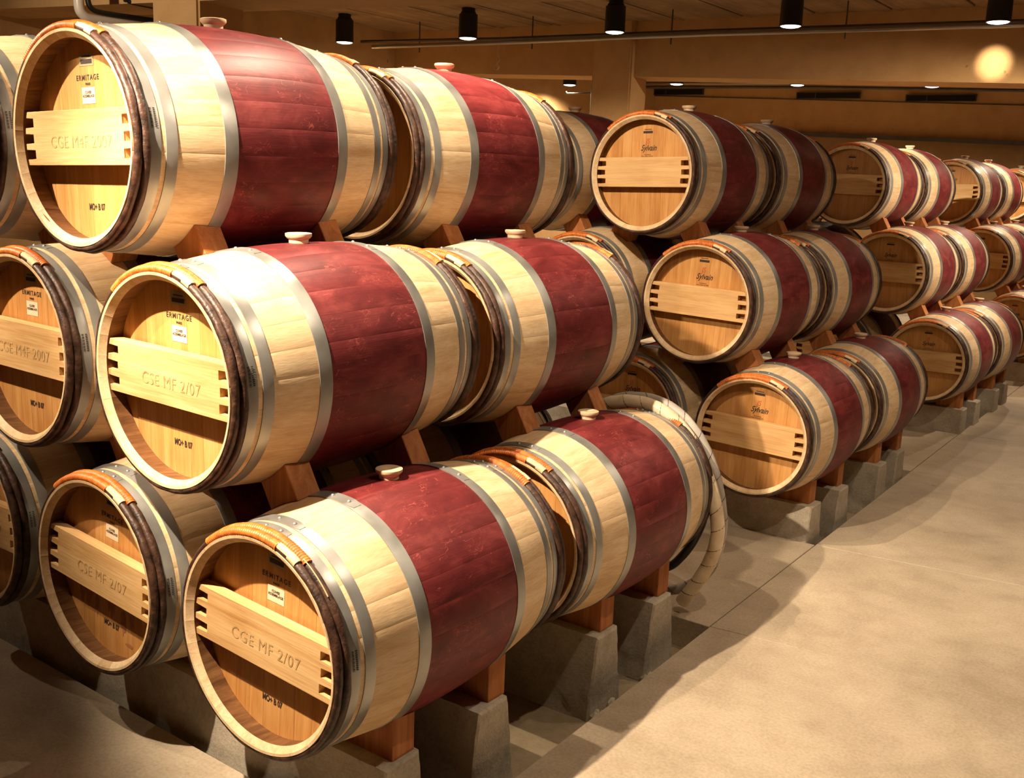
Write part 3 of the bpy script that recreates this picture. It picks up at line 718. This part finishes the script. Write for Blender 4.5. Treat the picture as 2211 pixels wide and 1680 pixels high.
def mk(g, k, j, ab, det, maker):
    lb = place.get((g, k, j, ab), shortname(g, k, j, ab))
    d = OFF.get((g, k, j), (0, 0)) if ab == 0 else OFF.get((g, k, j, 1)) or (OFF.get((g, k, j), (0, 0))[0] * .5, OFF.get((g, k, j), (0, 0))[1] * .5)
    rl = ROLL.get((g, k, j), 0.8 * ((g + k + j) % 3 - 1)) if ab == 0 else 1.0
    made[(g, k, j, ab)] = barrel(g, k, j, ab, lb, det, maker, d[0], d[1], radians(rl))
for k, js in ((0, (0, 1, 2)), (1, (0, 1)), (2, (0, 1))):
    for j in js:
        mk(1, k, j, 0, 2, 'E')
        if j < 2: mk(1, k, j, 1, 2 if j == 0 else 1, 'E')
for k in range(3):
    mk(2, k, 0, 0, 2, 'S'); mk(2, k, 0, 1, 1, 'S'); mk(2, k, 1, 0, 1, 'S')
for k in range(3):
    mk(3, k, 0, 0, 1, 'S'); mk(3, k, 0, 1, 1, 'S')
    mk(4, k, 0, 0, 1, 'S'); mk(4, k, 0, 1, 1, 'S'); mk(5, k, 0, 0, 1, 'S')
mk(3, 2, 1, 0, 1, 'S'); mk(3, 1, 1, 0, 1, 'S'); mk(3, 0, 1, 0, 1, 'S')

# wine drips on the shaded head and a wine spot on the top barrel's rim
M_STAIN = simple('wine_stain', (0.30, 0.10, 0.05), 0.6, nscale=40, c2=(0.42, 0.17, 0.075))
M_SPOT = simple('wine_spot', (0.16, 0.03, 0.05), 0.6)
def blob(cx, cz, rx, rz, seed, drip=0.0):
    P = []
    for k in range(18):
        th = 2 * pi * k / 18; q = 1 + .35 * noise.noise(Vector((cos(th) * 1.7 + seed, sin(th) * 1.7, seed)))
        zz = cz + rz * q * sin(th)
        if sin(th) < -.5: zz -= drip * (0.5 + 0.5 * cos(k * 2.1 + seed))
        P.append((cx + rx * q * cos(th), 0, zz))
    return P
for (cx, cz, rx, rz, sd, dp) in ((-.13, -.105, .035, .016, 1, .05), (-.075, -.125, .012, .022, 2, .03), (.0, -.115, .022, .013, 3, .03), (.06, -.14, .016, .03, 4, .02), (.10, -.12, .012, .02, 5, .03), (.09, -.21, .018, .006, 6, 0)):
    obj('wine_stain', mesh('wine_stain', blob(cx, cz, rx, rz, sd, dp), [tuple(range(18))], M_STAIN), made[(1, 0, 1, 0)], (0, YHD - .0006, RB), (0, radians(4.5), 0))
V = blob(0, 0, .016, .009, 7); V = [(x, y, z) for x, y, z in V]
th = radians(217); rr = (RO(H - .01) - .018)
sp = obj('wine_stain', mesh('wine_stain', V, [tuple(range(len(V)))], M_SPOT), made[(1, 2, 0, 0)], (rr * sin(th), -H + .0085, RB + rr * cos(th)), (radians(0), th, 0))
sp.rotation_euler = (Matrix.Rotation(th, 3, 'Y') @ Matrix.Rotation(radians(-46), 3, 'X')).to_euler()
# ------------------------------------------------------------------ concrete sleepers
ZS = ZO - 0.345
SLEEP = [(.215, .350, .18, .385), (.600, .735, .56, .785)]
def sleeper(g, i, ab):
    y0, y1, b0, b1 = SLEEP[i]; yb = GY[g] + ab * (BL + .08)
    if g == 1: yb += .0
    rnd = random.Random(g * 7 + i * 3 + ab)
    xe = GX[g] + .252 + rnd.uniform(-.008, .008); x0 = -5.5 if g < 3 else (-3.0 if g < 5 else -0.9)
    xs = [xe - .004 * 0 - d for d in (0, .006, .02, .04, .065, .09, .13, .18, .25, .35, .5, .8, 1.3, 2.0, 3.0)] + [x0]
    z0, z1 = -.12, ZS
    # cross-section ring, subdivided
    ring = []
    nz = 12
    for q in range(nz + 1): f = q / nz; ring.append((b0 + (y0 - b0) * f, z0 + (z1 - z0) * f))
    for q in range(1, 5): ring.append((y0 + (y1 - y0) * q / 4, z1))
    for q in range(1, nz + 1): f = q / nz; ring.append((y1 + (b1 - y1) * f, z1 + (z0 - z1) * f))
    n = len(ring); V, F = [], []
    for a, x in enumerate(xs):
        for (yy, zz) in ring:
            p = Vector((x, yy, zz)); am = .0035 if zz > .0 else .012
            am *= 1.0 if a < 9 else .5
            nv = Vector((noise.noise(p * 22 + Vector((g, i, ab)) * 9), noise.noise(p * 22 + Vector((5, g, i + ab * 3)) * 7), noise.noise(p * 22 + Vector((i, 9, g + ab)) * 5)))
            if zz >= z1 - .001: nv.z = -abs(nv.z) * .5
            inset = .007 if a == 0 else 0
            cy = (b0 + b1) / 2
            V.append((x + nv.x * am * (1 if a < 3 else 0), yb + cy + (yy - cy) * (1 - inset / .08) + nv.y * am, zz + nv.z * am * .8 - (inset if zz > z1 - .01 else 0)))
    for a in range(len(xs) - 1):
        for k in range(n - 1): F.append((a * n + k, a * n + k + 1, (a + 1) * n + k + 1, (a + 1) * n + k))
    # end cap as quad strips between both sides
    for a in (0, len(xs) - 1):
        l, r = 0, n - 1
        while r - l > 2:
            f = (a * n + l, a * n + l + 1, a * n + r - 1, a * n + r); F.append(f if a == 0 else f[::-1]); l += 1; r -= 1
        F.append(tuple(a * n + q for q in range(l, r + 1)) if a == 0 else tuple(a * n + q for q in range(l, r + 1))[::-1])
    me = fixn(mesh('concrete_sleeper', V, F, M_SLEEP)); me.polygons.foreach_set('use_smooth', [True] * len(me.polygons)); me.set_sharp_from_angle(angle=radians(38))
    nm = ['front', 'second', 'third', 'rearmost'][ab * 2 + i]
    rk = ['front', 'second', 'third', 'fourth', 'fifth'][g - 1]
    ex = {(1, 0): ', rough end at the bottom edge', (1, 1): ', rust-streaked end face', (1, 2): ', under the hose barrel front', (1, 3): ', chipped end near the hose tip'}.get((g, ab * 2 + i), '')
    o = obj('concrete_sleeper', me); tag(o, '%s grey concrete sleeper under the %s rack%s' % (nm, rk, ex), 'sleeper', 'concrete sleepers under the racks')
    # broken mortar at the foot of the end
    if g == 1:
        bm = bmesh.new()
        for q in range(9):
            s = rnd.uniform(.010, .024); c = Vector((xe + rnd.uniform(-.01, .05), yb + rnd.uniform(b0, b1), -.12 + s * .6))
            r_ = bmesh.ops.create_icosphere(bm, subdivisions=1, radius=s)
            for v in r_['verts']: v.co = c + v.co * (1 + .35 * noise.noise(v.co * 90 + c * 30))
        m2 = bmesh_to('mortar_rubble', bm, M_SLEEP); r2 = obj('mortar_rubble', m2, o); r2['kind'] = 'stuff'
for g_ in (1, 2, 3, 4, 5):
    for ab in ((0, 1) if g_ < 5 else (0,)):
        for i in (0, 1): sleeper(g_, i, ab)

# ------------------------------------------------------------------ wooden chocks
def chock_mesh(pa, pc, y0, y1):
    """loft between the outline at y0 and the one at y1, so that it follows the barrel's swell"""
    bm = bmesh.new(); n = len(pa)
    v0 = [bm.verts.new((p[0], y0, p[1])) for p in pa]; v1 = [bm.verts.new((p[0], y1, p[1])) for p in pc]
    bm.faces.new(v0); bm.faces.new(v1[::-1])
    for i in range(n): bm.faces.new((v0[i], v0[(i + 1) % n], v1[(i + 1) % n], v1[i]))
    bmesh.ops.recalc_face_normals(bm, faces=bm.faces)
    bmesh.ops.bevel(bm, geom=list(bm.edges), offset=.002, segments=1, affect='EDGES', clamp_overlap=True)
    return bmesh_to('wooden_chock', bm, M_CHOCK)
CH = [(.26, .345), (.665, .745)]
CHU = [(.213, .297), (.66, .738)]
def low_pts(cx, cz, R, side):
    a = [(side * x, -sqrt(R * R - x * x) + .0) for x in (.055, .09, .13, .17, .205, .226)]
    top = [(cx + x, cz + z) for x, z in a]
    return [(cx + side * .055, ZS - .002)] + top + [(cx + side * .226, ZS - .002)]
def rackname(g): return ['front', 'second', 'third', 'fourth', 'fifth'][g - 1]
for (g, k, j, ab), t in list(made.items()):
    cx, cz = t.location.x, t.location.z + RB; yb = t.location.y - H - sin(t.rotation_euler.x) * RB
    for i, (a, c) in enumerate(CH if k == 0 else CHU):
        Ra, Rc = RO(a - H) + .001, RO(c - H) + .001; cz = t.location.z + RB + sin(t.rotation_euler.x) * ((a + c) / 2 - H)
        if k == 0:
            for s in (1, -1):
                if s == -1 and g > 2: continue
                m_ = chock_mesh(low_pts(cx, cz, Ra, s), low_pts(cx, cz, Rc, s), yb + a, yb + c)
                o = obj('wooden_chock', m_)
                tag(o, '%s %s chock under the %s' % (('front', 'back')[i], ('right', 'left')[s < 0], shortname(g, k, j, ab)), 'chock', 'wooden chocks under the barrels')
        else:
            for s in (1, -1):
                lo = made.get((g, k - 1, j if s == 1 else j + 1, ab))
                if lo is None: continue
                if s == -1 and g > 2: continue
                Lx, Lz = lo.location.x, lo.location.z + RB + sin(lo.rotation_euler.x) * ((a + c) / 2 - H)
                d = Vector((cx - Lx, cz - Lz)); D = d.length; e = d / D; pr = Vector((e.y, -e.x)) * s      # pr points outwards
                outl = []
                for R in (Ra, Rc):
                    pts_l, pts_u = [], []
                    for q in range(6):
                        t_ = .085 - .115 * q / 5
                        hl = sqrt(R * R - t_ * t_); pl = Vector((Lx, Lz)) + e * hl + pr * t_
                        pu = Vector((cx, cz)) - e * hl + pr * t_
                        pts_l.append((pl.x, pl.y)); pts_u.append((pu.x, pu.y))
                    outl.append(pts_l + pts_u[::-1])
                o = obj('wooden_chock', chock_mesh(outl[0], outl[1], yb + a, yb + c))
                tag(o, '%s %s chock under the %s' % (('front', 'back')[i], ('right', 'left')[s < 0], shortname(g, k, j, ab)), 'chock', 'wooden chocks under the barrels')

# ------------------------------------------------------------------ hoses on the rear barrel of the front rack
def hose(name, pts, rad, mat, label, wrap=0.0, m=14, n=14, pitch=9):
    P = smoothpath([(x, y, z + ZO) for x, y, z in pts], m)
    def rf(i, k, th):
        if not wrap: return rad
        ph = (i / pitch + k / n * .55) % 1.0
        return rad * (1 + wrap * (0.5 - abs(ph - .5)))
    V, F = tube(P, rad, n, True, rf)
    o = obj(name, mesh(name, V, F, mat, True, 60))
    if wrap:      # dark seam of the spiral wrap
        fr = []; up0 = None
        for i, p in enumerate(P):
            t = (P[min(i + 1, len(P) - 1)] - P[max(i - 1, 0)]).normalized()
            if up0 is None:
                a = Vector((0, 0, 1)) if abs(t.z) < .9 else Vector((0, 1, 0)); up0 = (a - t * a.dot(t)).normalized()
            else: up0 = (up0 - t * up0.dot(t)).normalized()
            fr.append((p, up0.copy(), t.cross(up0)))
        sp = []; sub = 4
        for i in range(len(fr) - 1):
            for q in range(sub):
                f = q / sub; p = fr[i][0].lerp(fr[i + 1][0], f); u = fr[i][1].lerp(fr[i + 1][1], f); b = fr[i][2].lerp(fr[i + 1][2], f)
                th = 2 * pi * (i + f) / pitch + .35 * sin(i * .37); sp.append(p + (u * cos(th) + b * sin(th)) * rad * .985)
        V, F = tube(sp, .0016, 5); obj('wrap_seam', mesh('wrap_seam', V, F, M_BARK, True, 60), o)
    return tag(o, label, 'hose', 'hoses draped on the rear barrel')
pale = [(-.31, 1.99, -.33), (-.36, 1.99, -.12), (-.345, 1.975, .09), (-.285, 1.96, .225), (-.19, 1.955, .282), (-.073, 1.955, .311), (.053, 1.955, .298), (.159, 1.965, .224), (.236, 1.97, .118), (.296, 1.975, -.019), (.318, 1.985, -.144), (.297, 1.99, -.262), (.246, 1.995, -.371), (.183, 2.0, -.475)]
hose('wrapped_hose', pale, .0265, M_HOSE, 'thick pale hose wrapped in tape, arching over the rear barrel down to the walkway', wrap=.10)
grey = [(-.30, 2.04, -.30), (-.34, 2.035, -.05), (-.31, 2.03, .16), (-.205, 2.03, .285), (-.054, 2.03, .318), (.078, 2.03, .290), (.185, 2.03, .205), (.256, 2.035, .088), (.296, 2.04, -.04), (.31, 2.04, -.17), (.27, 2.04, -.33), (.15, 2.045, -.44), (.0, 2.045, -.492)]
hose('wrapped_hose', grey, .020, M_HOSEG, 'greyer stained hose loop behind the pale wrapped hose', wrap=.08)
dark = [(-.25, 2.005, -.12), (-.27, 2.002, .06), (-.19, 2.0, .20), (-.05, 2.0, .272), (.10, 2.0, .255), (.205, 2.0, .165), (.245, 2.0, .034), (.250, 2.0, -.094), (.220, 2.0, -.195), (.170, 2.0, -.284), (.110, 2.0, -.347), (.0, 2.0, -.39), (-.12, 2.0, -.36), (-.22, 2.003, -.25), (-.25, 2.005, -.12)]
hose('black_hose', dark, .017, M_HOSEK, 'smooth black hose loop against the far end of the rear barrel, inside the pale hose')
